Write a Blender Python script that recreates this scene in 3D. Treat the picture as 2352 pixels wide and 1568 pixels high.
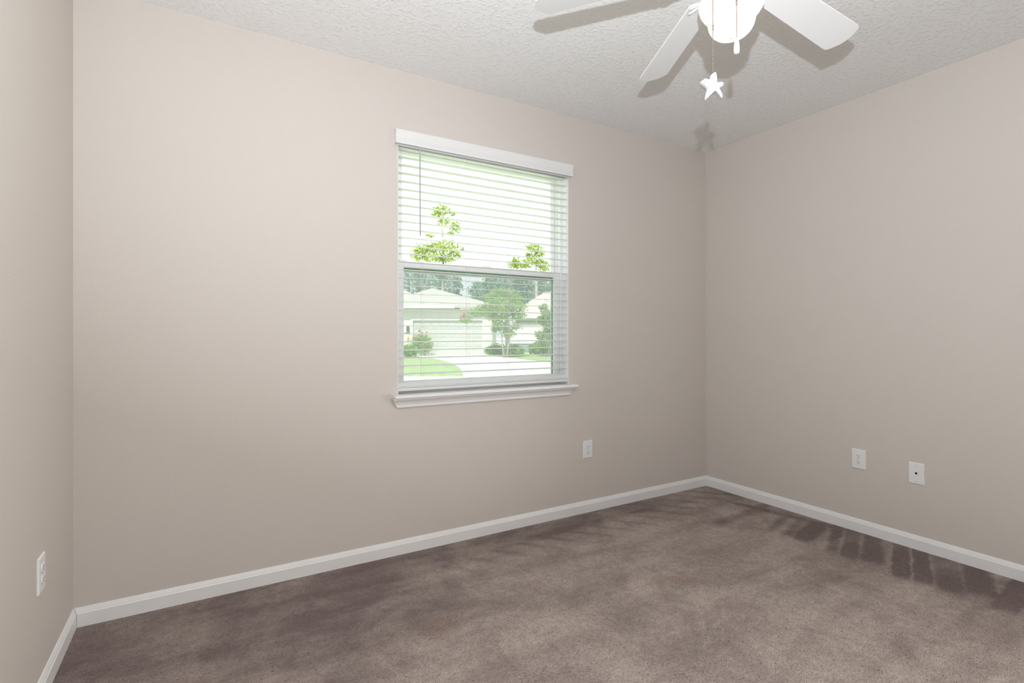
import bpy, bmesh, math, random
from mathutils import Vector, Matrix
random.seed(7)
for o in list(bpy.data.objects): bpy.data.objects.remove(o)
S = bpy.context.scene; COL = S.collection
PI = math.pi
# ------------------------------------------------------------------ camera
W, H = 4.033, 2.74               # room width and height; window wall lies at y = 0, room at y < 0
FPX = 1183.74; CY = 765.57; YAW = 0.5360
CAM = Vector((0.4858, -2.8391, 1.2498))
cd = bpy.data.cameras.new('camera'); cam = bpy.data.objects.new('camera', cd); COL.objects.link(cam)
cd.sensor_width = 36; cd.lens = FPX*36/2352; cd.shift_y = -(784-CY)/2352
cd.clip_start = 0.02; cd.clip_end = 400
cam.location = CAM; cam.rotation_euler = (PI/2, 0, -YAW)
S.camera = cam
S.view_settings.view_transform = 'Standard'; S.view_settings.look = 'None'
S.view_settings.exposure = -0.10; S.view_settings.gamma = 1.0; S.view_settings.use_curve_mapping = False
# ------------------------------------------------------------------ world, sun, flash
wd = bpy.data.worlds.new('sky'); S.world = wd; wd.use_nodes = True
bg = wd.node_tree.nodes['Background']; bg.inputs[0].default_value = (0.90, 0.96, 1.0, 1); bg.inputs[1].default_value = 1.75
def light(name, kind, loc, energy, color, size=None, direction=None):
    l = bpy.data.lights.new(name, kind); o = bpy.data.objects.new(name, l); COL.objects.link(o)
    l.energy = energy; l.color = color; o.location = loc
    if kind == 'AREA': l.shape = 'DISK'; l.size = size
    if kind in ('POINT', 'SPOT'): l.shadow_soft_size = size
    if kind == 'SUN': l.angle = size
    if direction is not None: o.rotation_euler = Vector(direction).to_track_quat('-Z', 'Y').to_euler()
    return o
light('sun', 'SUN', (0, -20, 30), 7.8, (1.0, 0.96, 0.88), math.radians(1.0), (0.45, 0.55, -0.95))
# the photographer's hot-shoe flash, a hand above the lens (its hard shadows of the fan fall on the ceiling)
light('camera_flash', 'AREA', (0.461, -2.897, 1.440), 80, (0.915, 0.975, 1.055), 0.022, (0.40, 0.22, 0.89))
# unseen fill light, added at the right wall to brighten the left wall
fl = light('left_wall_fill', 'AREA', (W-.03, -2.55, 1.10), 22, (1.0, 0.98, 0.94), .9, (-1, .38, .08)); fl.data.shape = 'RECTANGLE'; fl.data.size = .9; fl.data.size_y = 2.0; fl.data.spread = 1.6


# ------------------------------------------------------------------ node helpers
class NT:
    def __init__(s, name):
        s.m = bpy.data.materials.new(name); s.m.use_nodes = True; s.t = s.m.node_tree; s.n = s.t.nodes
        s.b = s.n['Principled BSDF']; s.out = s.n['Material Output']
    def node(s, typ, ins=None, **kw):
        x = s.n.new(typ)
        for k, v in kw.items(): setattr(x, k, v)
        for k, v in (ins or {}).items():
            if hasattr(v, 'is_output'): s.t.links.new(v, x.inputs[k])
            else: x.inputs[k].default_value = v
        return x
    def link(s, a, b): s.t.links.new(a, b)
    def math(s, op, a, b=None, c=None, clamp=False):
        ins = {0: a}
        if b is not None: ins[1] = b
        if c is not None: ins[2] = c
        return s.node('ShaderNodeMath', ins, operation=op, use_clamp=clamp).outputs[0]
    def noise(s, vec, scale, detail=2, rough=0.5, dist=0):
        return s.node('ShaderNodeTexNoise', {'Vector': vec, 'Scale': scale, 'Detail': detail, 'Roughness': rough, 'Distortion': dist}).outputs[0]
    def mapr(s, v, a, b, c=0, d=1, smooth=True):
        return s.node('ShaderNodeMapRange', {0: v, 1: a, 2: b, 3: c, 4: d}, interpolation_type='SMOOTHSTEP' if smooth else 'LINEAR').outputs[0]
    def mix(s, f, a, b):
        x = s.node('ShaderNodeMix', data_type='RGBA')
        for i, v in ((0, f), (6, a), (7, b)):
            if hasattr(v, 'is_output'): s.t.links.new(v, x.inputs[i])
            else: x.inputs[i].default_value = v
        return x.outputs[2]
    def bump(s, h, strength, dist):
        b = s.node('ShaderNodeBump', {'Height': h, 'Strength': strength, 'Distance': dist}); s.link(b.outputs[0], s.b.inputs['Normal'])
    def co(s): return s.node('ShaderNodeTexCoord').outputs['Object']
    def pos(s): return s.node('ShaderNodeNewGeometry').outputs['Position']
def c4(c): return (c[0], c[1], c[2], 1)
def srgb(r, g, b):
    f = lambda v: (v/255/12.92) if v <= 10 else ((v/255+0.055)/1.055)**2.4
    return (f(r), f(g), f(b))
def plain(name, col, rough=0.5, metal=0.0, vary=0.0, scale=30, spec=0.5):
    n = NT(name); n.b.inputs['Roughness'].default_value = rough; n.b.inputs['Metallic'].default_value = metal
    n.b.inputs['Specular IOR Level'].default_value = spec
    if vary:
        v = n.noise(n.pos(), scale, 3)
        a = tuple(x*(1-vary) for x in col); b = tuple(min(1, x*(1+vary)) for x in col)
        n.link(n.mix(n.mapr(v, .3, .7), c4(a), c4(b)), n.b.inputs['Base Color'])
    else: n.b.inputs['Base Color'].default_value = c4(col)
    return n.m
# ------------------------------------------------------------------ materials
def wall_mat():
    n = NT('beige_orange_peel_paint'); p = n.pos()
    v = n.noise(p, 1.3, 3)
    n.link(n.mix(v, (0.65, 0.597, 0.546, 1), (0.675, 0.622, 0.57, 1)), n.b.inputs['Base Color'])
    n.b.inputs['Roughness'].default_value = 0.62; n.b.inputs['Specular IOR Level'].default_value = 0.25
    n.bump(n.noise(p, 130, 2, .55), 0.20, 0.004)
    return n.m
def ceil_mat():
    n = NT('white_knockdown_texture_paint'); p = n.pos()
    n.b.inputs['Base Color'].default_value = (0.905, 0.898, 0.883, 1); n.b.inputs['Roughness'].default_value = 0.75
    n.b.inputs['Specular IOR Level'].default_value = 0.2
    a = n.noise(p, 34, 2, .5, .5)
    r = n.math('ABSOLUTE', n.math('SUBTRACT', a, 0.5))
    ridge = n.mapr(r, 0.0, 0.085, 1, 0)
    gate = n.mapr(n.noise(p, 42, 1), .42, .60)
    fine = n.noise(p, 75, 2)
    h = n.math('ADD', n.math('MULTIPLY', ridge, gate), n.math('MULTIPLY', fine, 0.30))
    n.bump(h, 0.50, 0.0035)
    return n.m
def carpet_mat():
    n = NT('taupe_cut_pile_carpet'); p = n.pos()
    wob = n.node('ShaderNodeTexNoise', {'Vector': p, 'Scale': 16.0, 'Detail': 5.0})
    wv = n.node('ShaderNodeVectorMath', {0: wob.outputs['Color'], 1: (0.5, 0.5, 0.5)}, operation='SUBTRACT').outputs[0]
    wv = n.node('ShaderNodeVectorMath', {0: wv, 3: 0.030}, operation='SCALE').outputs[0]
    q = n.node('ShaderNodeVectorMath', {0: p, 1: wv}, operation='ADD').outputs[0]
    dark = None
    def stroke(x, y, dx, dy, ln, w, amt, soft=0.04):
        # a vacuum-cleaner stroke: pile pushed the other way in a strip of its own
        nonlocal dark
        L = math.hypot(dx, dy); dx /= L; dy /= L
        r = n.node('ShaderNodeVectorMath', {0: q, 1: (x, y, 0)}, operation='SUBTRACT').outputs[0]
        u = n.node('ShaderNodeVectorMath', {0: r, 1: (dx, dy, 0)}, operation='DOT_PRODUCT').outputs['Value']
        v = n.math('ABSOLUTE', n.node('ShaderNodeVectorMath', {0: r, 1: (-dy, dx, 0)}, operation='DOT_PRODUCT').outputs['Value'])
        m = n.math('MULTIPLY', n.mapr(v, w/2-soft/2, w/2+soft/2, amt, 0), n.mapr(u, ln*.72, ln, 1, 0))
        m = n.math('MULTIPLY', m, n.mapr(u, -.05, 0, 0, 1))
        dark = m if dark is None else n.math('MAXIMUM', dark, m)
    for a in ((4.02, -1.045, -.92, -.39, .58, .060, .85, .04), (4.02, -1.135, -.92, -.39, .56, .085, .9, .035), (4.02, -1.248, -.92, -.39, .50, .105, 1, .05),
              (4.02, -1.325, -.92, -.39, .15, .05, .6, .05), (4.02, -1.392, -.92, -.385, .60, .078, 1, .02), (4.02, -1.488, -.92, -.385, .56, .078, 1, .02), (4.02, -1.602, -.92, -.38, .56, .120, .75, .05),
              (4.02, -1.735, -.92, -.37, .45, .125, .95, .05), (3.97, -.74, -.95, -.3, .48, .055, .6, .05), (3.96, -.845, -.95, -.3, .50, .06, .65, .05),
              (3.96, -.95, -.95, -.25, .46, .115, .95, .06), (4.02, -1.93, -1, -.10, .55, .10, .85, .03), (4.02, -2.05, -1, -.14, .6, .10, .75, .05), (4.02, -2.2, -1, -.2, .8, .15, .75, .06),
              (4.02, -2.02, -1, -.06, 1.0, .34, .35, .06), (4.0, -.56, -1, -.10, .75, .07, .55, .06), (4.0, -.35, -1, -.05, .6, .10, .5, .08), (4.02, -1.3, -.2, 1, 1.25, .07, .7, .05)):
        stroke(*a)
    stroke(0.0, -.45, 1, .05, 1.75, .85, .62, .5)       # swath along the window wall, left
    stroke(0.0, -1.0, 1, .0, 1.05, .7, .5, .5)
    stroke(0.9, -.12, 1, .0, 3.0, .22, .55, .14)        # pile brushed against the window wall
    # slanted strokes along the window wall
    sep = n.node('ShaderNodeSeparateXYZ', {0: q})
    s = n.math('SINE', n.math('ADD', n.math('MULTIPLY', sep.outputs[0], 34.0), n.math('MULTIPLY', sep.outputs[1], 30.0)))
    s = n.math('MULTIPLY', n.mapr(s, .1, .8), n.mapr(sep.outputs[1], -.55, -.2, 0, .45))
    dark = n.math('MAXIMUM', dark, s)
    big = n.node('ShaderNodeMapping', {0: q, 2: (0, 0, .5), 3: (.55, 2.1, 1)}, vector_type='TEXTURE').outputs[0]
    patch = n.mapr(n.noise(p, 2.6, 5, .65, .6), .38, .64)
    streak = n.mapr(n.noise(n.node('ShaderNodeMapping', {0: p, 2: (0, 0, -.45), 3: (1.3, 7, 1)}).outputs[0], 1.0, 3, .55), .35, .7)
    lay = n.math('MULTIPLY', n.math('ADD', n.math('MULTIPLY', patch, .55), n.math('MULTIPLY', streak, .45)), .68)
    f = n.math('ADD', n.math('MULTIPLY', dark, .80), lay, clamp=True)
    light_c, dark_c = c4(srgb(212, 197, 187)), c4(srgb(139, 124, 122))
    col = n.mix(f, light_c, dark_c)
    # tufts: light tips, dark gaps between them
    t1 = n.mapr(n.noise(p, 240, 2, .6), .30, .62)
    t2 = n.mapr(n.noise(p, 95, 2, .6), .28, .60)
    col = n.mix(n.math('MULTIPLY', n.math('SUBTRACT', 1.0, t1), .55), col, c4(srgb(98, 85, 81)))
    col = n.mix(n.math('MULTIPLY', n.math('SUBTRACT', 1.0, t2), .28), col, c4(srgb(98, 86, 82)))
    fl = n.mapr(n.noise(n.node('ShaderNodeMapping', {0: p, 2: (0, 0, .6), 3: (60, 150, 60)}).outputs[0], 1.0, 2, .6), .60, .70)
    col = n.mix(n.math('MULTIPLY', fl, .65), col, c4(srgb(70, 58, 54)))
    mot = n.mapr(n.noise(p, 26, 4, .7), .36, .64)
    col = n.mix(n.math('MULTIPLY', mot, .22), col, c4(srgb(96, 83, 80)))
    # two faint rust coloured stains
    for (x, y, r) in ((2.555, -1.02, .11), (1.342, -.80, .12), (2.45, -.97, .10)):
        d = n.node('ShaderNodeVectorMath', {0: q, 1: (x, y, 0)}, operation='DISTANCE').outputs['Value']
        col = n.mix(n.mapr(d, 0, r, .30, 0), col, c4(srgb(138, 104, 82)))
    n.link(col, n.b.inputs['Base Color']); n.b.inputs['Roughness'].default_value = 1.0
    n.b.inputs['Specular IOR Level'].default_value = 0.05
    h = n.math('ADD', n.math('MULTIPLY', n.noise(p, 95, 2, .6), .6), n.math('MULTIPLY', n.noise(p, 240, 2), .4))
    n.bump(h, 0.75, 0.012)
    return n.m
def glass_mat(name, tint):
    n = NT(name); n.n.remove(n.b)
    tr = n.node('ShaderNodeBsdfTransparent', {0: c4(tint)}); n.link(tr.outputs[0], n.out.inputs[0]); return n.m
def screen_mat():
    n = NT('grey_insect_screen_mesh'); n.n.remove(n.b)
    tr = n.node('ShaderNodeBsdfTransparent', {0: (0.90, 0.90, 0.91, 1)})
    df = n.node('ShaderNodeBsdfDiffuse', {0: (0.68, 0.67, 0.68, 1)}); tl = n.node('ShaderNodeBsdfTranslucent', {0: (0.68, 0.67, 0.68, 1)})
    ad = n.node('ShaderNodeMixShader', {0: .5, 1: df.outputs[0], 2: tl.outputs[0]})
    mx = n.node('ShaderNodeMixShader', {0: .27, 1: tr.outputs[0], 2: ad.outputs[0]}); n.link(mx.outputs[0], n.out.inputs[0]); return n.m
def globe_mat():
    n = NT('lit_opal_glass'); n.n.remove(n.b)
    tl = n.node('ShaderNodeBsdfTranslucent', {0: (.80, .78, .72, 1)}); gl = n.node('ShaderNodeBsdfGlossy', {0: (1, 1, 1, 1), 1: .15})
    em = n.node('ShaderNodeEmission', {0: (1.0, .965, .89, 1), 1: .20})
    mx = n.node('ShaderNodeMixShader', {0: .04, 1: tl.outputs[0], 2: gl.outputs[0]})
    ad = n.node('ShaderNodeAddShader', {0: mx.outputs[0], 1: em.outputs[0]}); n.link(ad.outputs[0], n.out.inputs[0]); return n.m
def leaf_mat(name, a, b, tl=.45):
    n = NT(name); p = n.pos(); v = n.mapr(n.noise(p, 2.2, 3, .7), .35, .65)
    col = n.mix(v, c4(a), c4(b)); n.n.remove(n.b)
    d = n.node('ShaderNodeBsdfDiffuse', {0: col}); t = n.node('ShaderNodeBsdfTranslucent', {0: col})
    mx = n.node('ShaderNodeMixShader', {0: tl, 1: d.outputs[0], 2: t.outputs[0]}); n.link(mx.outputs[0], n.out.inputs[0]); return n.m
def grass_mat():
    n = NT('mown_lawn'); p = n.pos(); v = n.mapr(n.noise(p, 3, 4, .7), .3, .7)
    n.link(n.mix(v, c4(srgb(150, 174, 118)), c4(srgb(176, 196, 144))), n.b.inputs['Base Color']); n.b.inputs['Roughness'].default_value = 1
    n.b.inputs['Specular IOR Level'].default_value = .1
    n.bump(n.noise(p, 40, 3), .5, .03); return n.m
def shingle_mat(name, a):
    n = NT(name); p = n.co(); br = n.node('ShaderNodeTexBrick', {'Vector': p, 'Color1': c4(a), 'Color2': c4(tuple(x*.92 for x in a)), 'Mortar': c4(tuple(x*.8 for x in a)), 'Scale': 1.2, 'Mortar Size': .01})
    n.link(br.outputs[0], n.b.inputs['Base Color']); n.b.inputs['Roughness'].default_value = .95; return n.m
def siding_mat(name, a):
    n = NT(name); p = n.co(); sx = n.node('ShaderNodeSeparateXYZ', {0: p})
    fr = n.math('FRACT', n.math('MULTIPLY', sx.outputs[2], 6.0)); k = n.mapr(fr, 0, .12)
    n.link(n.mix(k, c4(tuple(x*.75 for x in a)), c4(a)), n.b.inputs['Base Color']); n.b.inputs['Roughness'].default_value = .8; return n.m
def star_mat():
    n = NT('whitewashed_driftwood'); p = n.co()
    mp = n.node('ShaderNodeMapping', {0: p, 2: (0, .5, 0), 3: (420, 420, 45)}).outputs[0]
    g = n.noise(mp, 1.0, 3, .6, .4)
    k = n.mapr(g, .50, .60)
    n.link(n.mix(k, (.50, .50, .51, 1), (.27, .265, .28, 1)), n.b.inputs['Base Color']); n.b.inputs['Roughness'].default_value = .7
    n.bump(g, .5, .002); return n.m
M = dict(wall=wall_mat(), ceil=ceil_mat(), carpet=carpet_mat(),
    trim=plain('white_semigloss_trim_paint', (.87, .865, .855), .35, vary=.01, scale=6),
    vinyl=plain('white_vinyl', (.90, .895, .88), .35), blind=plain('white_faux_wood', (.80, .80, .785), .4),
    cord=plain('white_cord', (.78, .78, .76), .8), wand=plain('clear_grey_plastic_wand', (.46, .46, .47), .25),
    plate=plain('white_nylon_plate', (.86, .86, .85), .3), dark=plain('dark_contact_hole', (.012, .011, .010), .6), slot=plain('grey_slot_shadow', (.10, .095, .09), .6),
    screw=plain('painted_screw_head', (.55, .54, .52), .4), gap=plain('dark_unpainted_gap', (.02, .02, .018), .9),
    fan=plain('white_fan_enamel', (.80, .80, .79), .38), blade=plain('white_blade_laminate', (.74, .74, .73), .45), metal=plain('antique_nickel_bead', (.27, .22, .175), .35, .6),
    globe=globe_mat(), knob=plain('white_painted_wood_knob', (.56, .56, .56), .4), star=star_mat(), glass=glass_mat('clear_window_glass', (.97, .99, .98)), glassl=glass_mat('low_e_window_glass', (.94, .97, .95)), screen=screen_mat(),
    gasket=plain('teal_grey_glazing_spacer', (.26, .42, .39), .4), olive=plain('olive_bounce_underside', (.30, .31, .17), .7),
    grass=grass_mat(), conc=plain('pale_concrete', (.78, .77, .73), .9, vary=.06, scale=1.5), street=plain('sun_bleached_street', (.80, .80, .79), .95, vary=.04, scale=1),
    hwall=siding_mat('pale_grey_siding', srgb(226, 224, 220)), hwhite=plain('white_house_paint', (.85, .85, .84), .7), hsoff=plain('beige_soffit', srgb(196, 192, 180), .8),
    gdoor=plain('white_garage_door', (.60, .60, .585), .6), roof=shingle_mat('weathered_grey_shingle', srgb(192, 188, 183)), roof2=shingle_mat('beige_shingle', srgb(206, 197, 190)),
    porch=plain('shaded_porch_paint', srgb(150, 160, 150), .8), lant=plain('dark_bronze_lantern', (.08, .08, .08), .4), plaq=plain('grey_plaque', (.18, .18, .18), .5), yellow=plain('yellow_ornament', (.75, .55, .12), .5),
    bark=plain('pale_bark', srgb(190, 180, 165), .95, vary=.15, scale=6), barkd=plain('grey_pine_bark', srgb(150, 145, 138), .95, vary=.15, scale=6),
    leafy=leaf_mat('yellow_green_leaf', srgb(138, 166, 84), srgb(182, 190, 114), .5), leafg=leaf_mat('mid_green_leaf', srgb(132, 166, 98), srgb(178, 202, 136)),
    leafd=leaf_mat('blue_green_pine_needle', srgb(112, 142, 128), srgb(156, 180, 164)), leafs=leaf_mat('fresh_shrub_leaf', srgb(108, 158, 76), srgb(158, 202, 116)),
    pink=plain('coral_pink_blossom', srgb(238, 120, 118), .8), car=plain('blue_grey_stucco', srgb(150, 168, 176), .6))

# ------------------------------------------------------------------ mesh helpers
def quads(bm, rows, closed=True, caps=True):
    vs = [[bm.verts.new(c) for c in r] for r in rows]
    n = len(vs[0])
    for i in range(len(vs)-1):
        for j in range(n if closed else n-1):
            k = (j+1) % n
            try: bm.faces.new((vs[i][j], vs[i][k], vs[i+1][k], vs[i+1][j]))
            except ValueError: pass
    if caps and closed:
        bm.faces.new(vs[0][::-1]); bm.faces.new(vs[-1])
    return vs
def box(bm, x0, x1, y0, y1, z0, z1, bev=0.0, seg=1, m=None):
    t = bmesh.new(); r = bmesh.ops.create_cube(t, size=1)
    for v in t.verts: v.co = Vector(((x0+x1)/2+v.co.x*(x1-x0), (y0+y1)/2+v.co.y*(y1-y0), (z0+z1)/2+v.co.z*(z1-z0)))
    if bev: bmesh.ops.bevel(t, geom=t.edges[:], offset=bev, segments=seg, affect='EDGES', profile=.5)
    if m is not None: bmesh.ops.transform(t, matrix=m, verts=t.verts[:])
    join(bm, t)
def join(bm, t):
    mp = {v: bm.verts.new(v.co) for v in t.verts}
    for f in t.faces:
        try: bm.faces.new([mp[v] for v in f.verts])
        except ValueError: pass
    t.free()
def tube(bm, pts, r, n=8, flat=1.0):
    pts = [Vector(p) for p in pts]; rr = r if isinstance(r, (list, tuple)) else [r]*len(pts); rows = []
    for i, p in enumerate(pts):
        d = (pts[min(i+1, len(pts)-1)]-pts[max(i-1, 0)]).normalized()
        a = d.cross(Vector((0, 0, 1)));
        if a.length < 1e-3: a = Vector((1, 0, 0))
        a.normalize(); b = a.cross(d).normalized()
        rows.append([p+rr[i]*(a*math.cos(2*PI*k/n)+b*flat*math.sin(2*PI*k/n)) for k in range(n)])
    quads(bm, rows)
def lathe(bm, prof, c=(0, 0, 0), n=48):
    rows = [[(c[0]+r*math.cos(2*PI*k/n), c[1]+r*math.sin(2*PI*k/n), c[2]+z) for k in range(n)] for r, z in prof]
    quads(bm, rows)
def sweep(bm, prof, a, b, ea=0, eb=0):
    # prof: closed list of (out, up); runs from a to b horizontally; 'out' is to the left normal given by axis; ea/eb: end mitre per unit out
    a = Vector(a); b = Vector(b); d = (b-a).normalized(); nrm = Vector((d.y, -d.x, 0))
    rows = [[a+nrm*o+Vector((0, 0, z))+d*(ea*o) for o, z in prof], [b+nrm*o+Vector((0, 0, z))+d*(eb*o) for o, z in prof]]
    quads(bm, rows)
def obj(name, bm, mat, parent=None, smooth=False, label=None, cat=None, group=None, kind=None, loc=None, bevel=0):
    bmesh.ops.recalc_face_normals(bm, faces=bm.faces[:])
    me = bpy.data.meshes.new(name); bm.to_mesh(me); bm.free()
    if smooth:
        for p in me.polygons: p.use_smooth = True
    if mat is not None: me.materials.append(mat)
    o = bpy.data.objects.new(name, me); COL.objects.link(o)
    if smooth == 'auto':
        es = o.modifiers.new('split', 'EDGE_SPLIT'); es.split_angle = math.radians(40)
    if parent is not None: o.parent = parent
    if loc is not None: o.location = loc
    tag(o, label, cat, group, kind); return o
def tag(o, label=None, cat=None, group=None, kind=None):
    for k, v in (('label', label), ('category', cat), ('group', group), ('kind', kind)):
        if v: o[k] = v
    return o
def thing(name, loc=(0, 0, 0), rz=0, **kw):
    o = bpy.data.objects.new(name, None); COL.objects.link(o); o.location = loc; o.rotation_euler = (0, 0, rz); o.empty_display_size = .1
    return tag(o, **kw)
def copy_tree(o, parent=None):
    c = o.copy(); COL.objects.link(c); c.parent = parent
    for ch in list(o.children): copy_tree(ch, c)
    return c
NB = bmesh.new

# ------------------------------------------------------------------ room shell
YF = -3.82                                   # wall behind the camera
OX0, OX1, OZ0, OZ1 = 1.420, 2.622, 0.885, 2.372   # window opening
bm = NB(); box(bm, -.15, W+.15, YF-.15, .16, -.12, 0); obj('floor', bm, M['carpet'], kind='structure', label='taupe cut pile carpet with vacuum strokes covering the floor', cat='floor')
bm = NB(); box(bm, -.15, W+.15, YF-.15, .16, H, H+.12); obj('ceiling', bm, M['ceil'], kind='structure', label='white knockdown textured ceiling around the fan', cat='ceiling')
bm = NB()
for a in ((-.15, OX0, 0, H), (OX1, W+.15, 0, H), (OX0, OX1, 0, OZ0), (OX0, OX1, OZ1, H)): box(bm, a[0], a[1], 0, .16, a[2], a[3])
bmesh.ops.remove_doubles(bm, verts=bm.verts[:], dist=1e-5)
obj('wall_back', bm, M['wall'], kind='structure', label='beige wall with the window in it', cat='wall')
bm = NB(); box(bm, -.15, 0, YF-.15, 0, 0, H); obj('wall_left', bm, M['wall'], kind='structure', label='beige wall at the left edge of the photo', cat='wall')
bm = NB(); box(bm, W, W+.15, YF-.15, 0, 0, H); obj('wall_right', bm, M['wall'], kind='structure', label='beige wall on the right with two cover plates', cat='wall')
bm = NB(); box(bm, 0, W, YF-.15, YF, 0, H); obj('wall_front', bm, M['wall'], kind='structure', label='beige wall behind the camera', cat='wall')
BH = .080
bprof = [(0, 0), (.0135, 0), (.0135, BH*.70), (.0120, BH*.735), (.0105, BH*.76), (.0085, BH*.84), (.0060, BH*.90), (.0052, BH*.93), (.0035, BH*.975), (0, BH)]
def base(name, a, b, ea, eb, label):
    bm = NB(); sweep(bm, bprof, a, b, ea, eb); return obj(name, bm, M['trim'], kind='structure', label=label, cat='baseboard')
g = .0018
base('baseboard_back', (g, -.0002, 0), (W-g*.4, -.0002, 0), 1, -1, 'white baseboard under the window wall')
base('baseboard_left', (.0002, YF+g, 0), (.0002, -g, 0), 1, -1, 'white baseboard along the left wall')
base('baseboard_right', (W-.0002, -g*.4, 0), (W-.0002, YF+g, 0), 1, -1, 'white baseboard along the right wall')
base('baseboard_front', (W-g, YF+.0002, 0), (g, YF+.0002, 0), 1, -1, 'white baseboard behind the camera')

# ------------------------------------------------------------------ window
win = thing('window_1', (OX0, .07, OZ0), kind='structure', label='white vinyl single-hung window in the back wall', cat='window')
def wobj(name, bm, mat, par=win, **kw):
    o = obj(name, bm, mat, par, **kw); return o
def at_origin(o, off):       # children are modelled in world coordinates; shift into the parent's frame
    for v in o.data.vertices: v.co -= Vector(off)
WO = Vector((OX0, .07, OZ0))
def wpart(name, bm, mat, par=None, **kw):
    o = obj(name, bm, mat, par or win, **kw); at_origin(o, WO); return o
GX0, GX1 = 1.482, 2.556           # visible glass between the stiles
RZ0, RZ1 = 1.637, 1.668           # meeting rail
bm = NB()                         # outer frame: jambs, head, sloped sill, with a stepped inner edge
for x0, x1 in ((OX0, OX0+.022), (OX1-.022, OX1)): box(bm, x0, x1, .070, .155, OZ0, OZ1, .002)
box(bm, OX0+.022, OX1-.022, .070, .155, OZ1-.03, OZ1, .002); box(bm, OX0+.022, OX1-.022, .076, .155, OZ0, OZ0+.03, .002)
for x0, x1 in ((OX0+.022, OX0+.034), (OX1-.034, OX1-.022)): box(bm, x0, x1, .098, .150, OZ0+.03, OZ1-.03, .001)
wpart('window_frame', bm, M['vinyl'])
bm = NB()                         # lower sash
for x0, x1 in ((OX0+.0225, GX0), (GX1, OX1-.0225)):
    box(bm, x0, x1, .076, .104, OZ0+.031, RZ1, .003, 2)
box(bm, GX0-.001, GX1+.001, .076, .104, RZ0, RZ1, .003, 2); box(bm, GX0-.001, GX1+.001, .076, .104, OZ0+.031, .972, .003, 2)
box(bm, GX0-.02, GX1+.02, .070, .078, RZ1-.004, RZ1+.004, .001)
lower = wpart('lower_sash', bm, M['vinyl'])
bm = NB(); box(bm, GX0-.004, GX1+.004, .088, .092, .968, RZ0+.004); wpart('pane', bm, M['glassl'], lower)
bm = NB()
for x0, x1 in ((GX0+.0002, GX0+.003), (GX1-.003, GX1-.0002)): box(bm, x0, x1, .0925, .1035, .9725, RZ0-.001)
box(bm, GX0+.003, GX1-.003, .0925, .1035, RZ0-.004, RZ0-.0002); wpart('glazing_spacer', bm, M['gasket'], lower, label='dark teal glazing spacer')
bm = NB(); box(bm, 2.0, 2.06, .074, .090, RZ1+.004, RZ1+.012, .003, 2); wpart('sash_lock', bm, M['vinyl'], lower)
bm = NB(); box(bm, 1.452, 1.50, .078, .092, RZ1+.004, RZ1+.012, .003, 2); box(bm, 1.56, 1.60, .078, .092, RZ1+.004, RZ1+.010, .003, 2); wpart('sash_catch', bm, M['vinyl'], lower)
bm = NB()                         # upper sash, fixed, further out
UX0, UX1 = 1.478, 2.564
for x0, x1 in ((OX0+.0345, UX0), (UX1, OX1-.0345)): box(bm, x0, x1, .110, .140, RZ0+.002, OZ1-.031, .003, 2); 
for x0, x1 in ((UX0, UX0+.006), (UX1-.006, UX1)): box(bm, x0, x1, .118, .136, RZ0+.03, OZ1-.06, .001)
box(bm, UX0-.001, UX1+.001, .110, .140, RZ0+.002, RZ1-.003, .002); box(bm, UX0-.001, UX1+.001, .110, .140, OZ1-.062, OZ1-.031, .003, 2)
upper = wpart('upper_sash', bm, M['vinyl'])
bm = NB(); box(bm, UX0-.004, UX1+.004, .124, .128, RZ0+.02, OZ1-.055); wpart('pane', bm, M['glass'], upper)
bm = NB(); box(bm, GX0, GX1, .106, .150, RZ0-.008, RZ0+.0015); wpart('rail_underside', bm, M['olive'], upper, label='underside of the meeting rail with olive grass bounce painted in')  # shade and grass bounce put into the colour of the rail's underside
bm = NB(); box(bm, OX0+.035, OX1-.035, .1415, .1425, OZ0+.031, RZ0-.009); scr = wpart('insect_screen', bm, M['screen'])
bm = NB()
for x0, x1 in ((OX0+.035, OX0+.050), (OX1-.050, OX1-.035)): box(bm, x0, x1, .1395, .1412, OZ0+.031, RZ0-.009)
box(bm, OX0+.050, OX1-.050, .1395, .1412, OZ0+.031, OZ0+.046); box(bm, OX0+.050, OX1-.050, .1395, .1412, RZ0-.024, RZ0-.009)
wpart('screen_frame', bm, M['vinyl'], scr)
bm = NB()
box(bm, OX0, OX0+.003, .0004, .0695, .9047, OZ1-.0005); box(bm, OX1-.003, OX1, .0004, .0695, .9047, OZ1-.0005); box(bm, OX0+.003, OX1-.003, .0004, .0695, OZ1-.0035, OZ1-.0005)
wpart('bright_return_liner', bm, M['trim'])  # added white skin over the beige returns, standing in for daylight on them
# stool and apron
NX0, NX1 = 1.387, 2.660
bm = NB()
pr = [(-.0645, .8885), (-.0645, .9005), (-.062, .9035), (-.055, .9045)]
box(bm, OX0+.0004, OX1-.0004, -.0005, .0695, .8856, .9045)
t = NB(); box(t, NX0, NX1, -.0645, -.0004, .8865, .9045, .0035, 3); join(bm, t)
wpart('window_stool', bm, M['trim'])
bm = NB()
aprof = [(0, .830), (.012, .830), (.0135, .836), (.0135, .846), (.017, .849), (.019, .856), (.026, .866), (.036, .873), (.043, .875), (.045, .8855), (0, .8855)]
# profile swept along the wall, both ends returned at a slant
A0, A1 = 1.413, 2.625
rows = []
for x, s in ((A0, -1), (A1, 1)):
    rows.append([(x+s*max(0, (z-.830))*.58, -.0004-o, z) for o, z in aprof])
quads(bm, rows); wpart('window_apron', bm, M['trim'])

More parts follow.
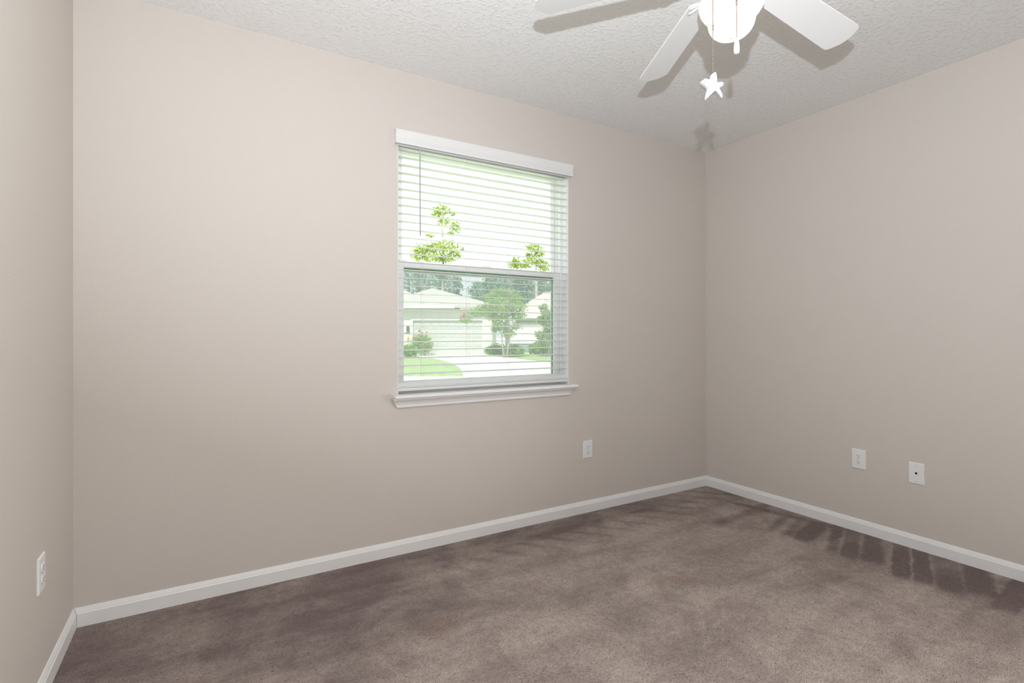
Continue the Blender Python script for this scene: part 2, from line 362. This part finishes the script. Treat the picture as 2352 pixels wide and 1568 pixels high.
# ------------------------------------------------------------------ blind
BO = Vector((2.02, -.03, 2.40))
blind = thing('window_blind', BO, label='white two-inch faux wood blind with open slats hanging in the window', cat='blind')
def bpart(name, bm, mat, par=None, **kw):
    o = obj(name, bm, mat, par or blind, **kw)
    if par is None or True: at_origin(o, BO)
    return o
vz0, vz1 = 2.3195, 2.4015
vprof = [(.0, vz1-.003), (.026, vz1), (.031, vz1-.003), (.0325, vz1-.010), (.031, vz1-.018), (.0285, vz1-.030), (.0275, vz1-.042), (.0285, vz1-.050), (.031, vz1-.055), (.0325, vz1-.060), (.0310, vz1-.064), (.0285, vz1-.067), (.0295, vz1-.073), (.030, vz1-.078), (.0275, vz0), (.0200, vz0+.001), (.0195, vz1-.012), (0, vz1-.012)]
bm = NB(); sweep(bm, [(o+.0006, z) for o, z in vprof], (1.4005, 0, 0), (2.640, 0, 0))
bv = bpart('valance', bm, M['blind'], smooth='auto')
for x in (1.4005, 2.6345):
    bm = NB(); box(bm, x, x+.0055, -.0205, -.0008, vz0+.002, vz1-.0125, .001); bpart('valance_return', bm, M['blind'])
bm = NB(); box(bm, OX0+.006, OX1-.006, .004, .054, 2.318, 2.368, .003, 2); bpart('headrail', bm, M['blind'])
SY = .030; TILT = math.radians(4.0); SW = .042
ztop, zbot, NS = 2.3085, 1.0165, 29
X0, X1 = OX0+.0045, OX1-.0045
def slat_bm(x0, x1, th=.0028):
    b = NB(); n = 10; top = []; bot = []
    for i in range(n+1):
        u = i/n-.5; crown = .0016*(1-(2*u)**2)
        top.append((u*SW, crown+th/2)); bot.append((u*SW, crown-th/2))
    prof = top+bot[::-1]
    quads(b, [[(x0, y, z) for y, z in prof], [(x1, y, z) for y, z in prof]])
    return b
bm = slat_bm(X0-2.02, X1-2.02); 
for v in bm.verts: pass
proto = obj('slat', bm, M['blind'], blind)
def place_slat(o, y, z, tilt): o.location = Vector((0, y, z))-Vector((0, BO.y, BO.z)); o.rotation_euler = (tilt, 0, 0)
rs = random.Random(3)
for i in range(NS):
    o = proto if i == 0 else proto.copy()
    if i: COL.objects.link(o); o.parent = blind
    place_slat(o, SY+rs.uniform(-.0008, .0008), ztop+(zbot-ztop)*i/(NS-1)+rs.uniform(-.0006, .0006), TILT+rs.uniform(-.012, .012))
for k in range(3):                # spare slats resting on the bottom rail
    o = proto.copy(); COL.objects.link(o); o.parent = blind; place_slat(o, SY-.010, .9590-.0042*k, math.radians(27))
bm = NB(); box(bm, X0-2.02, X1-2.02, -.0255, .0255, -.0085, .0085, .003, 2)
br = obj('bottom_rail', bm, M['blind'], blind); place_slat(br, SY-.006, .9375, math.radians(24))
for x in (1.578, 1.872, 2.166, 2.462):
    bm = NB()
    for dx, y in ((.0, SY-.022), (.0, SY+.022)): tube(bm, [(x+dx, y, 2.316), (x+dx, y, .975)], .00062, 5)
    for i in range(NS):
        z = ztop+(zbot-ztop)*i/(NS-1)-.0040; tube(bm, [(x, SY-.022, z-.022*math.sin(TILT)), (x, SY+.022, z+.022*math.sin(TILT))], .0004, 4)
    tube(bm, [(x, SY-.022, .975), (x+.002, SY-.034, .962), (x+.008, SY-.041, .948), (x+.0075, SY-.043, .943), (x+.004, SY-.040, .944)], .0011, 6)
    bpart('ladder_cord', bm, M['cord'])
    bm = NB(); tube(bm, [(x-.010, SY-.012, 2.316), (x-.010, SY-.012, .972)], .0006, 5); bpart('lift_cord', bm, M['cord'])
bm = NB(); tube(bm, [(1.5445, -.0195, 2.314), (1.5460, -.0200, 1.812)], .0042, 6)
wand = bpart('tilt_wand', bm, M['wand'], label='grey tilt wand')
bm = NB(); tube(bm, [(1.5445, .006, 2.330), (1.5445, -.006, 2.332), (1.5445, -.0185, 2.328), (1.5445, -.0195, 2.312)], .0022, 6); bpart('wand_hook', bm, M['cord'], wand)

# ------------------------------------------------------------------ wall plates
def plate_bm(w, h, t=.0065):
    b = NB(); s = .0045
    rows = [[(-w/2, 0, -h/2), (w/2, 0, -h/2), (w/2, 0, h/2), (-w/2, 0, h/2)]]
    for ins, y in ((0, t*.35), (.0012, t*.62), (s*.65, t*.92), (s, t)):
        rows.append([(-w/2+ins, -y, -h/2+ins), (w/2-ins, -y, -h/2+ins), (w/2-ins, -y, h/2-ins), (-w/2+ins, -y, h/2-ins)])
    quads(b, rows); return b
def disc(b, x, z, r, y0, y1, n=16, clip=None, sx=1):
    def pt(k):
        px, pz = r*sx*math.cos(2*PI*k/n), r*math.sin(2*PI*k/n)
        if clip: pz = max(-clip, min(clip, pz))
        return px, pz
    quads(b, [[(x+pt(k)[0], -y, z+pt(k)[1]) for k in range(n)] for y in (y0, y1)])
def outlet(loc, rz, label):
    t = thing('wall_outlet', loc, rz, label=label, cat='outlet', group='white duplex wall outlets')
    obj('cover_plate', plate_bm(.081, .1225), M['plate'], t)
    for s in (1, -1):
        b = NB(); disc(b, 0, s*.0195, .0172, .0055, .0086, 28, .0142); disc(b, 0, s*.0195, .0163, .0086, .0094, 28, .0134)
        r = obj('receptacle', b, M['plate'], t)
        b = NB()
        for x, hh in ((-.0064, .0042), (.0064, .0034)): box(b, x-.0011, x+.0011, -.0098, -.0090, s*.0195+.0035-hh, s*.0195+.0035+hh)
        obj('contact_slots', b, M['slot'], r)
        b = NB(); disc(b, 0, s*.0195-.0080, .0026, .0090, .0098, 12); obj('ground_hole', b, M['dark'], r)
    b = NB(); disc(b, 0, 0, .0032, .0060, .0075, 14); obj('screw', b, M['screw'], t)
    return t
outlet((2.7895, 0, .438), 0, 'white duplex outlet on the back wall below and right of the window')
outlet((W, -1.159, .457), -PI/2, 'white duplex outlet on the right wall, left of the cable plate')
outlet((0, -.508, .432), PI/2, 'white duplex outlet low on the left wall near the corner')
t = thing('cable_plate', (W, -1.4665, .438), -PI/2, label='white blank wall plate with one black cable hole on the right wall', cat='wall plate')
obj('cover_plate', plate_bm(.078, .1225), M['plate'], t)
b = NB(); disc(b, 0, .001, .0064, .0060, .0069, 20); obj('cable_hole', b, M['dark'], t, label='round black cable hole')
for z in (.046, -.046):
    b = NB(); disc(b, 0, z, .0030, .0060, .0072, 14); obj('screw', b, M['screw'], t)

# ------------------------------------------------------------------ ceiling fan
FC = Vector((1.803, -1.874, 0)); ZB = 2.33
fan = thing('ceiling_fan', (FC.x, FC.y, H), label='white ceiling fan with lit schoolhouse globe and pull chains', cat='ceiling fan')
FO = Vector((FC.x, FC.y, H))
def fpart(name, bm, mat, par=None, **kw):
    o = obj(name, bm, mat, par or fan, **kw); at_origin(o, FO); return o
bm = NB(); lathe(bm, [(.012, H-.0005), (.068, H-.0005), (.068, H-.012), (.060, H-.035), (.040, H-.055), (.018, H-.062), (.012, H-.062)], FC); fpart('canopy', bm, M['fan'], smooth='auto')
bm = NB(); lathe(bm, [(.0125, H-.06), (.0125, 2.52)], FC, 20); fpart('downrod', bm, M['fan'], smooth='auto')
bm = NB(); lathe(bm, [(.015, 2.535), (.040, 2.53), (.050, 2.515), (.095, 2.505), (.122, 2.485), (.128, 2.46), (.128, 2.40), (.120, 2.375), (.100, 2.362), (.085, 2.358), (.085, 2.335), (.05, 2.332)], FC); fpart('motor_housing', bm, M['fan'], smooth='auto')
bm = NB(); lathe(bm, [(.03, 2.333), (.060, 2.332), (.062, 2.325), (.056, 2.29), (.058, 2.27), (.072, 2.262), (.074, 2.252), (.070, 2.236), (.03, 2.236)], FC); fpart('light_fitter', bm, M['fan'], smooth='auto')
bm = NB(); GS, GD = .915, .016
gp = [(.060, 2.246), (.066, 2.243), (.078, 2.236), (.090, 2.224), (.097, 2.208), (.0985, 2.192), (.095, 2.177), (.087, 2.164), (.0785, 2.1555), (.0735, 2.150), (.0718, 2.143), (.0705, 2.133), (.067, 2.121), (.060, 2.109), (.049, 2.099), (.034, 2.0915), (.018, 2.0880), (.004, 2.0870)]
rows = [[(FC.x+r*GS*math.cos(2*PI*k/64), FC.y+r*GS*math.sin(2*PI*k/64), 2.246+(z-2.246)*.96+GD*min(1, (2.246-z)/.06)) for k in range(64)] for r, z in gp]
quads(bm, rows, caps=False); 
globe = fpart('glass_globe', bm, M['globe'], smooth=True, label='lit white schoolhouse glass globe')
bl = light('bulb', 'POINT', (0, 0, 2.160-H), .075, (1.0, .93, .80), .025); bl.parent = fan
def blade_pts(R, w0, w1, r0):
    pts = []
    rc = .030
    pts += [(r0, -w0/2+.012), (r0+.012, -w0/2)]
    pts += [(R-rc, -w1/2)]
    for k in range(1, 6):
        a = -PI/2+k*PI/2/6*.95; pts.append((R-rc+rc*.85*math.cos(a), -w1/2+rc*(1+math.sin(a))))
    for k in range(1, 6):
        v = -w1/2+rc+(w1-2*rc)*k/6; pts.append((R-.0045+.0105*(1-(2*v/w1)**2), v))
    for k in range(6, 0, -1):
        a = PI/2-k*PI/2/6*.95; pts.append((R-rc+rc*.85*math.cos(a), w1/2-rc*(1-math.sin(a))))
    pts += [(R-rc, w1/2), (r0+.012, w0/2), (r0, w0/2-.012)]
    return pts
# angle, length, height offset, pitch
BL = [(3.057, .6965, -.0044, 15.6), (63.632, .6797, -.0056, 12.0), (127.736, .598, .0076, 10.2), (188, .66, 0, 12), (247, .66, 0, 12), (306, .66, 0, 12)]
for a, R, dz, ph in BL:
    w1 = .120; r0 = .17; w0 = w1*(1-.243*(R-r0)/R)
    b = NB(); pts = blade_pts(R, w0, w1, r0); th = .0055
    top = [b.verts.new((x, y, th/2)) for x, y in pts]; bot = [b.verts.new((x, y, -th/2)) for x, y in pts]
    b.faces.new(top); b.faces.new(bot[::-1]); n = len(pts)
    for i in range(n): b.faces.new((top[i], bot[i], bot[(i+1) % n], top[(i+1) % n]))
    bmesh.ops.bevel(b, geom=[e for e in b.edges if abs(e.verts[0].co.z-e.verts[1].co.z) < 1e-6], offset=.0012, segments=1, affect='EDGES')
    mx = Matrix.Translation((0, 0, ZB+dz-H)) @ Matrix.Rotation(math.radians(a), 4, 'Z') @ Matrix.Rotation(-math.radians(ph), 4, 'X')
    o = obj('blade', b, M['blade'], fan); o.matrix_local = mx
    # blade arm: neck from the motor and two curved fingers holding the blade from below
    b = NB(); zf = -th/2-.003
    tube(b, [(.075, 0, .022), (.10, 0, .012), (.125, 0, -.004), (.150, .0, zf)], [.013, .012, .011, .010], 10, .6)
    for s in (1, -1):
        tube(b, [(.135, s*.004, zf), (.165, s*.010, zf), (.190, s*.020, zf), (.208, s*.030, zf), (.220, s*.037, zf)], [.008, .0082, .008, .007, .0045], 10, .55)
        tube(b, [(.150, s*.004, zf), (.170, s*.026, zf), (.184, s*.040, zf), (.192, s*.046, zf)], [.006, .0065, .006, .004], 10, .55)
    o2 = obj('blade_arm', b, M['fan'], fan, smooth=True); o2.matrix_local = mx
R_ = Vector((math.cos(YAW), -math.sin(YAW), 0)); F_ = Vector((math.sin(YAW), math.cos(YAW), 0)); UP = Vector((0, 0, 1))
def P(u, v, D): return CAM+D*(F_+R_*(u-1176)/FPX-UP*(v-CY)/FPX)
def chain(p0, z1, conn):
    b = NB(); z = p0.z
    while z > z1:
        bmesh.ops.create_icosphere(b, subdivisions=1, radius=.00165, matrix=Matrix.Translation((p0.x, p0.y, z))); z -= .0036
    tube(b, [(p0.x, p0.y, p0.z), (p0.x, p0.y, z1)], .0004, 4)
    tube(b, [(p0.x, p0.y, conn+.006), (p0.x, p0.y, conn-.006)], .0022, 8)
    return b
DC = 1.4025
pS = P(1637.5, 0, DC); pK = P(1692, 0, DC+.01)
zs = P(1637, 172, DC).z; 
cs = fpart('pull_chain', chain(Vector((pS.x, pS.y, 2.286)), zs-.006, P(1637, 63, DC).z), M['metal'], smooth=True, label='long bead chain ending in the star')
zk = P(1692, 89, DC+.01).z
ck = fpart('pull_chain', chain(Vector((pK.x, pK.y, 2.286)), zk-.002, P(1692, 5, DC+.01).z), M['metal'], smooth=True, label='short bead chain ending in the drop knob')
# little spouts where the chains leave the fitter
for pp in (pS, pK):
    bm = NB(); tube(bm, [(FC.x+(pp.x-FC.x)*.45, FC.y+(pp.y-FC.y)*.45, 2.294), (pp.x, pp.y, 2.290), (pp.x, pp.y, 2.283)], .0035, 8); fpart('chain_spout', bm, M['fan'], smooth=True)
kp = [(.0012, .001), (.0040, 0), (.0052, -.004), (.0066, -.012), (.0078, -.022), (.0080, -.030), (.0074, -.036), (.0060, -.0405), (.0030, -.0415), (.0015, -.041)]
bm = NB(); lathe(bm, kp, (pK.x, pK.y, zk), 20); fpart('pull_knob', bm, M['knob'], ck, smooth=True, label='white teardrop pull knob')
# star: prism of hand-cut outline, facing the door
outl = [(620, 330), (700, 255), (810, 185), (850, 215), (885, 320), (905, 500), (920, 640), (1040, 640), (1150, 648), (1195, 700), (1185, 785), (1100, 850), (1005, 905), (1080, 1040), (1150, 1180), (1160, 1270), (1130, 1325), (1080, 1320), (960, 1150), (840, 1010),
        (700, 1130), (560, 1250), (420, 1370), (392, 1320), (420, 1150), (450, 1000), (480, 900), (430, 820), (340, 750), (250, 680), (183, 615), (200, 575), (290, 500), (370, 440), (440, 438), (520, 470), (590, 500)]
px = DC/FPX/19.6
bm = NB(); th = .021
f_ = [((x-760)*px, -(y-800)*px) for x, y in outl]
rows = []
for y, s in ((-th/2, .90), (-th/2+.0025, 1.0), (th/2-.0025, 1.0), (th/2, .90)):
    rows.append([(x*s, y, z*s) for x, z in f_])
quads(bm, rows)
pc = P(1637.8, 200.5, DC)
star = obj('star_pull', bm, M['star'], cs, smooth='auto', label='white driftwood star pull'); star.matrix_local = Matrix.Translation(pc-FO) @ Matrix.Rotation(-YAW-.18, 4, 'Z') @ Matrix.Rotation(.10, 4, 'X')

# ------------------------------------------------------------------ outside: street, lawns and the houses across
GZ = -.12
def GP(u, v, z=GZ):
    D = (CAM.z-z)*FPX/(v-CY); p = P(u, v, D); return Vector((p.x, p.y, z))
def slab(name, pts, z0, z1, mat, label, cat, kind='structure'):
    b = NB(); quads(b, [[(p.x, p.y, z0) for p in pts], [(p.x, p.y, z1) for p in pts]]); return obj(name, b, mat, label=label, cat=cat, kind=kind)
def frame(lat, D, z): return Vector((CAM.x, CAM.y, 0))+R_*lat+F_*D+UP*z
b = NB(); box(b, -12, 30, .17, 7.5, -.45, GZ); obj('near_lawn', b, M['grass'], kind='structure', label='lawn under the window outside the house', cat='lawn')
slab('street', [frame(-40, 13.5, 0), frame(60, 13.5, 0), frame(60, 150, 0), frame(-40, 150, 0)], -.5, GZ-.02, M['street'], 'pale street seen through the bottom of the window', 'street')
lawnL = [GP(600, 862), GP(1000, 863), GP(1064, 862.5), GP(1061, 853), GP(1052, 843), GP(1038, 835.5), GP(1018, 829), GP(995, 824), GP(962, 819.5), frame(-7, 33.2, 0), frame(-30, 33.2, 0)]
slab('front_lawn', lawnL, -.45, GZ+.03, M['grass'], 'green lawn left of the driveway', 'lawn')
lawnR = [GP(1128, 815.2), GP(1170, 820), GP(1210, 824.8), GP(1245, 829.5), GP(1300, 835), GP(1420, 838), frame(25, 38, 0), frame(12, 60, 0), frame(-1, 60, 0), frame(-1, 33, 0)]
slab('side_lawn', lawnR, -.45, GZ+.03, M['grass'], 'green lawn right of the driveway', 'lawn')
slab('driveway', [GP(1064, 864), GP(1420, 850), GP(1300, 836.5), GP(1210, 826.3), GP(1128, 816.5), frame(-1.3, 32.5, 0), frame(-6.9, 32.5, 0), GP(962, 821), GP(995, 825.2), GP(1018, 830.2), GP(1040, 837.5), GP(1056, 846.5)], -.45, GZ+.015, M['conc'], 'pale concrete driveway leading to the garage', 'driveway')

def house(name, D, label):
    o = thing(name, Vector((CAM.x, CAM.y, GZ))+F_*D, -YAW, label=label, cat='house'); return o
# local frame of a house: x right, y away, z up from its ground
h1 = house('garage_house', 32.4, 'pale grey house with a wide white garage door and hip roof')
bm = NB(); box(bm, -7.9, -6.35, 0, .2, 0, 2.84); box(bm, -1.74, -1.23, 0, .2, 0, 2.84); box(bm, -6.35, -1.74, 0, .2, 2.30, 2.84); box(bm, -7.9, -1.23, .2, 7.6, 0, 2.84)
box(bm, -16, -7.9, 3.5, 11.5, 0, 2.9); obj('wall', bm, M['hwall'], h1)
bm = NB()
for k in range(4):
    z0 = .0+k*.545
    box(bm, -6.24, -1.85, .10, .16, z0+.006, z0+.54, .01)
    for j in range(8): box(bm, -6.16+j*.545, -5.72+j*.545, .085, .11, z0+.09, z0+.45, .015)
gd = obj('garage_door', bm, M['gdoor'], h1)
bm = NB(); box(bm, -6.36, -6.23, -.04, .16, 0, 2.31); box(bm, -1.86, -1.73, -.04, .16, 0, 2.31); box(bm, -6.23, -1.86, -.04, .16, 2.19, 2.31); obj('garage_trim', bm, M['hwhite'], h1)
bm = NB(); box(bm, -8.3, -3.55, -.55, -.42, 2.92, 3.12, .02); obj('gutter', bm, M['hwhite'], h1)
bm = NB(); box(bm, -3.25, -.85, -.45, -.34, 2.86, 3.0, .02); obj('gutter', bm, M['hwhite'], h1)
bm = NB(); box(bm, -8.3, -.85, -.42, .0, 2.84, 2.90); obj('soffit', bm, M['hsoff'], h1)
def hip(bm, x0, x1, y0, y1, z, rx0, rx1, ry0, ry1, rz0, rz1=None):
    v = [bm.verts.new(c) for c in ((x0, y0, z), (x1, y0, z), (x1, y1, z), (x0, y1, z), (rx0, ry0, rz0), (rx1, ry1, rz1 if rz1 else rz0))]
    b_ = [bm.verts.new(c) for c in ((x0, y0, z-.1), (x1, y0, z-.1), (x1, y1, z-.1), (x0, y1, z-.1))]
    if abs(rx0-rx1) > abs(ry0-ry1): fs = ((0, 1, 5, 4), (1, 2, 5), (2, 3, 4, 5), (3, 0, 4))
    else: fs = ((0, 1, 4), (1, 2, 5, 4), (2, 3, 5), (3, 0, 4, 5))
    for f in fs: bm.faces.new([v[i] for i in f])
    for i in range(4): j = (i+1) % 4; bm.faces.new((v[i], b_[i], b_[j], v[j]))
    bm.faces.new(b_[::-1])
bm = NB(); hip(bm, -8.55, -.62, -.5, 8.2, 3.05, -5.9, -5.9, 5.6, 7.0, 4.72); obj('roof', bm, M['roof'], h1)
bm = NB(); hip(bm, -17, -5.2, 3.4, 12.5, 3.05, -13, -9.1, 8.6, 8.6, 5.12); obj('roof', bm, M['roof'], h1)
bm = NB(); box(bm, -6.62, -6.44, -.13, -.0, 1.50, 1.80, .02); box(bm, -6.57, -6.49, -.16, 0, 1.80, 1.86, .01); obj('wall_lantern', bm, M['lant'], h1)
bm = NB(); box(bm, -6.75, -6.40, -.03, 0, 1.36, 1.44); obj('house_plaque', bm, M['plaq'], h1)
bm = NB(); bmesh.ops.create_icosphere(bm, subdivisions=2, radius=.1, matrix=Matrix.Translation((-6.53, -.08, 1.08)) @ Matrix.Diagonal((.7, .6, 1.5, 1))); obj('wall_ornament', bm, M['yellow'], h1, label='yellow wall ornament')
h2 = house('neighbour_house', 43, 'white house with a beige roof behind the trees at right')
bm = NB(); box(bm, 0, 12, -1.0, 10, 0, 2.62); obj('wall', bm, M['hwhite'], h2)
bm = NB(); box(bm, .3, 12, -1.12, -1.0, 2.22, 2.50); obj('porch_beam', bm, M['porch'], h2)
bm = NB(); box(bm, -.35, 12.4, -1.45, -1.33, 2.60, 2.80); obj('gutter', bm, M['hwhite'], h2)
bm = NB(); hip(bm, -.45, 12.6, -1.2, 11, 2.80, 3.1, 8, 5, 5, 5.25); obj('roof', bm, M['roof2'], h2)
# ---- planting
def leaf(b, c, s, rnd):
    n = Vector((rnd.gauss(0, 1), rnd.gauss(0, 1), rnd.gauss(0, 1))).normalized(); a = n.orthogonal().normalized(); a = Matrix.Rotation(rnd.uniform(0, 6.3), 3, n) @ a; d = n.cross(a)
    l = s*rnd.uniform(.7, 1.3); w = l*.55
    vs = [b.verts.new(c+a*l*.5), b.verts.new(c+d*w*.5+n*l*.06), b.verts.new(c-a*l*.5), b.verts.new(c-d*w*.5+n*l*.06)]
    b.faces.new(vs)
def crown(b, blobs, n, s, rnd):
    tot = sum(r[1]*r[2] for r in blobs)
    for c, rx, rz in blobs:
        for i in range(int(n*rx*rz/tot)):
            d = Vector((rnd.gauss(0, 1), rnd.gauss(0, 1), rnd.gauss(0, 1))).normalized()*rnd.uniform(.15, 1)**.5*rnd.uniform(.8, 1.35)
            leaf(b, c+Vector((d.x*rx, d.y*rx, d.z*rz)), s, rnd)
def plant(name, u, D, trunks, blobs, n, s, leafm, barkm, label, cat, seed, flowers=None):
    # trunks: lists of (u, v, radius); blobs: (u, v, rx_px, ry_px, dD); all at about depth D, given real sizes there
    rnd = random.Random(seed); base = frame((u-1176)*D/FPX, D, GZ)
    t = thing(name, base, label=label, cat=cat); k = D/FPX
    if trunks:
        b = NB()
        for tr in trunks:
            tube(b, [P(a, v, D)-base for a, v, r in tr], [r for a, v, r in tr], 7)
        obj('trunk', b, barkm, t, smooth=True)
    b = NB(); crown(b, [(P(a, v, D+dd)-base, rx*k, rz*k) for a, v, rx, rz, dd in blobs], n, s, rnd); obj('foliage', b, leafm, t, kind=None)
    if flowers:
        b = NB()
        for a, v, dd in flowers:
            c = P(a, v, D+dd)-base
            for i in range(9):
                bmesh.ops.create_icosphere(b, subdivisions=1, radius=s*.26, matrix=Matrix.Translation(c+Vector((rnd.uniform(-1, 1), rnd.uniform(-1, 1), rnd.uniform(-1, 1)))*s*.75))
        obj('blossom', b, M['pink'], t)
    return t
gy = lambda D: CY+(CAM.z-GZ)*FPX/D       # image row of the ground at depth D
# tall slim tree behind the garage
plant('tall_tree', 1017, 56, [[(1017, gy(56), .22), (1017, 665, .17), (1018, 590, .13), (1016, 530, .08), (1014, 478, .03)], [(1018, 575, .06), (990, 560, .03), (965, 575, .02)], [(1018, 565, .06), (1042, 548, .03)], [(1017, 520, .04), (1050, 510, .02)]],
      [(1014, 482, 20, 10, 0), (1004, 492, 14, 8, 1), (1040, 490, 10, 6, 0), (1020, 508, 14, 8, -1), (1047, 522, 12, 12, 0), (1036, 535, 8, 6, 0), (988, 540, 10, 5, 0), (968, 573, 22, 13, 0), (1000, 570, 24, 14, 1), (1028, 566, 24, 14, -1), (1045, 585, 16, 10, 0), (960, 588, 20, 9, 0), (990, 592, 26, 10, 0), (1022, 593, 26, 10, 1), (1062, 572, 5, 5, 0)],
      2300, .30, M['leafy'], M['bark'], 'tall slim tree with sparse yellow-green leaves above the garage roof', 'tree', 1)
plant('slim_tree', 1232, 62, [[(1233, gy(62), .2), (1232, 668, .16), (1231, 610, .1), (1228, 575, .04)]],
      [(1228, 569, 20, 9, 0), (1240, 582, 14, 8, 0), (1216, 588, 12, 8, 1), (1222, 600, 22, 9, 0), (1185, 598, 10, 8, 0), (1180, 608, 16, 8, 0), (1200, 610, 24, 7, 1), (1245, 606, 16, 9, 0), (1250, 616, 14, 6, 0)],
      1500, .30, M['leafy'], M['bark'], 'slim tree with yellow-green tufts above the right-hand house', 'tree', 2)
# pine wood behind
for i, (u, top, w, D) in enumerate(((938, 612, 20, 70), (962, 618, 16, 62), (985, 622, 18, 70), (1010, 615, 14, 63), (1032, 620, 18, 71), (1050, 632, 12, 63))):
    gb = gy(D); bl = [(u, top+14, w, 12, 0), (u+w*.5, top+26, w*.7, 9, 1), (u-w*.5, top+32, w*.7, 9, -1), (u, top+44, w*.8, 9, 0), (u+4, top+58, w*.8, 8, 0)]
    plant('pine_tree', u, D, [[(u, gb, .22), (u+1, 660, .19), (u, top+10, .08)]], bl, 620, .30, M['leafd'], M['barkd'],
          ('blue-green pine at the left edge of the window behind the roof', 'blue-green pine second from the left behind the garage roof', 'blue-green pine above the middle of the garage roof',
           'blue-green pine with bare trunk beside the tall slim tree', 'blue-green pine just right of the tall slim tree', 'blue-green pine with wide branches at the right end of the garage roof')[i], 'tree', 20+i)
for i, (u, top, w, D) in enumerate(((1098, 645, 22, 70), (1128, 630, 26, 63), (1165, 626, 30, 72), (1200, 628, 28, 65), (1245, 636, 22, 73), (1272, 640, 18, 66))):
    bl = [(u, top+10, w*.6, 9, 0), (u-w*.4, top+24, w*.7, 12, 1), (u+w*.4, top+26, w*.7, 12, -1), (u, top+42, w, 14, 0), (u, top+60, w, 14, 0)]
    plant('woodland_tree', u, D, [[(u, gy(D), .25), (u, top+20, .12)]], bl, 1500, .34, M['leafd'], M['barkd'],
          ('dark woodland tree lowest of the row, right of the garage roof', 'dark woodland tree second of the row right of the garage roof', 'dark woodland tree tallest of the row above the crape myrtle',
           'dark woodland tree between the crape myrtle and the right-hand roof', 'dark woodland tree behind the right-hand roof', 'dark woodland tree at the right edge of the glass')[i], 'tree', 40+i)
# crape myrtle in front of the houses
D = 29
plant('crape_myrtle', 1160, D, [[(1157, gy(D), .05), (1152, 770, .045), (1140, 735, .03), (1128, 700, .02)], [(1160, gy(D), .05), (1162, 765, .045), (1160, 720, .03), (1165, 680, .02)], [(1163, gy(D), .05), (1172, 768, .04), (1185, 735, .03), (1196, 705, .02)], [(1140, 735, .03), (1110, 722, .02), (1075, 728, .012)]],
      [(1130, 682, 20, 12, 0), (1155, 672, 26, 12, 0), (1180, 684, 24, 12, .5), (1150, 700, 36, 16, -.5), (1185, 706, 26, 14, 0), (1118, 712, 24, 14, 0), (1095, 718, 18, 10, 0), (1150, 725, 34, 14, .5), (1190, 724, 18, 10, 0), (1150, 748, 22, 12, 0), (1168, 765, 14, 10, 0), (1138, 755, 10, 8, 0), (1186, 752, 14, 5, 0), (1068, 733, 14, 10, 0)],
      5200, .13, M['leafg'], M['bark'], 'bushy light green crape myrtle between the garage and the right-hand house', 'tree', 3, flowers=[(1066, 719, 0), (1058, 727, 0), (1070, 724, .2)])
D = 30
plant('young_tree', 1252, D, [[(1255, gy(D), .04), (1256, 770, .035), (1254, 730, .02)], [(1260, gy(D), .035), (1264, 770, .03), (1262, 725, .02)]],
      [(1248, 706, 10, 8, 0), (1258, 722, 16, 12, 0), (1262, 742, 16, 14, 0), (1244, 735, 12, 10, 0), (1262, 765, 14, 12, 0), (1240, 768, 12, 9, 0), (1262, 755, 16, 16, 0), (1252, 785, 16, 12, 0)], 2600, .14, M['leafg'], M['bark'], 'narrow young tree close to the right side of the glass', 'tree', 4)
def shrub(u, v, rx, rz, D, n, m, label, seed, flowers=None, s=.13):
    return plant('garden_shrub', u, D, [[(u, gy(D), .03), (u, v, .015)]], [(u-rx*.4, v+rz*.15, rx*.6, rz*.8, 0), (u+rx*.4, v+rz*.15, rx*.6, rz*.8, 0), (u, v-rz*.1, rx*.7, rz*.85, -.2)], n, s, M[m], M['bark'], label, 'shrub', seed, flowers)
shrub(1141, 803, 29, 13, 31.5, 1700, 'leafs', 'rounded bright green shrub right of the garage door', 51)
shrub(1181, 804, 24, 13, 30, 1400, 'leafg', 'rounded green shrub under the crape myrtle', 52)
shrub(1243, 799, 32, 17, 32.5, 2200, 'leafg', 'wide dark green shrub under the young tree', 53)
shrub(940, 804, 18, 14, 29.5, 1100, 'leafs', 'bright green shrub at the foot of the flowering shrub', 54)
shrub(968, 789, 25, 25, 31.5, 1700, 'leafg', 'flowering shrub with pink blossoms left of the garage door', 55, [(955, 771, -.5), (980, 763, -.5), (974, 788, -.7), (964, 760, -.3)])
t = thing('stand_in_wall', frame((1204-1176)*37/FPX, 37, GZ), -YAW, label='low blue-grey wall standing in for an unidentified shape between the shrubs under the crape myrtle', cat='garden wall')  # wall shape made up for a blue-grey band of unknown nature
bm = NB(); box(bm, -1.3, 1.3, -.12, .12, 0, .60, .01); obj('wall_body', bm, M['car'], t)
bm = NB(); box(bm, -1.34, 1.34, -.16, .16, .60, .66, .01); obj('coping', bm, M['car'], t)
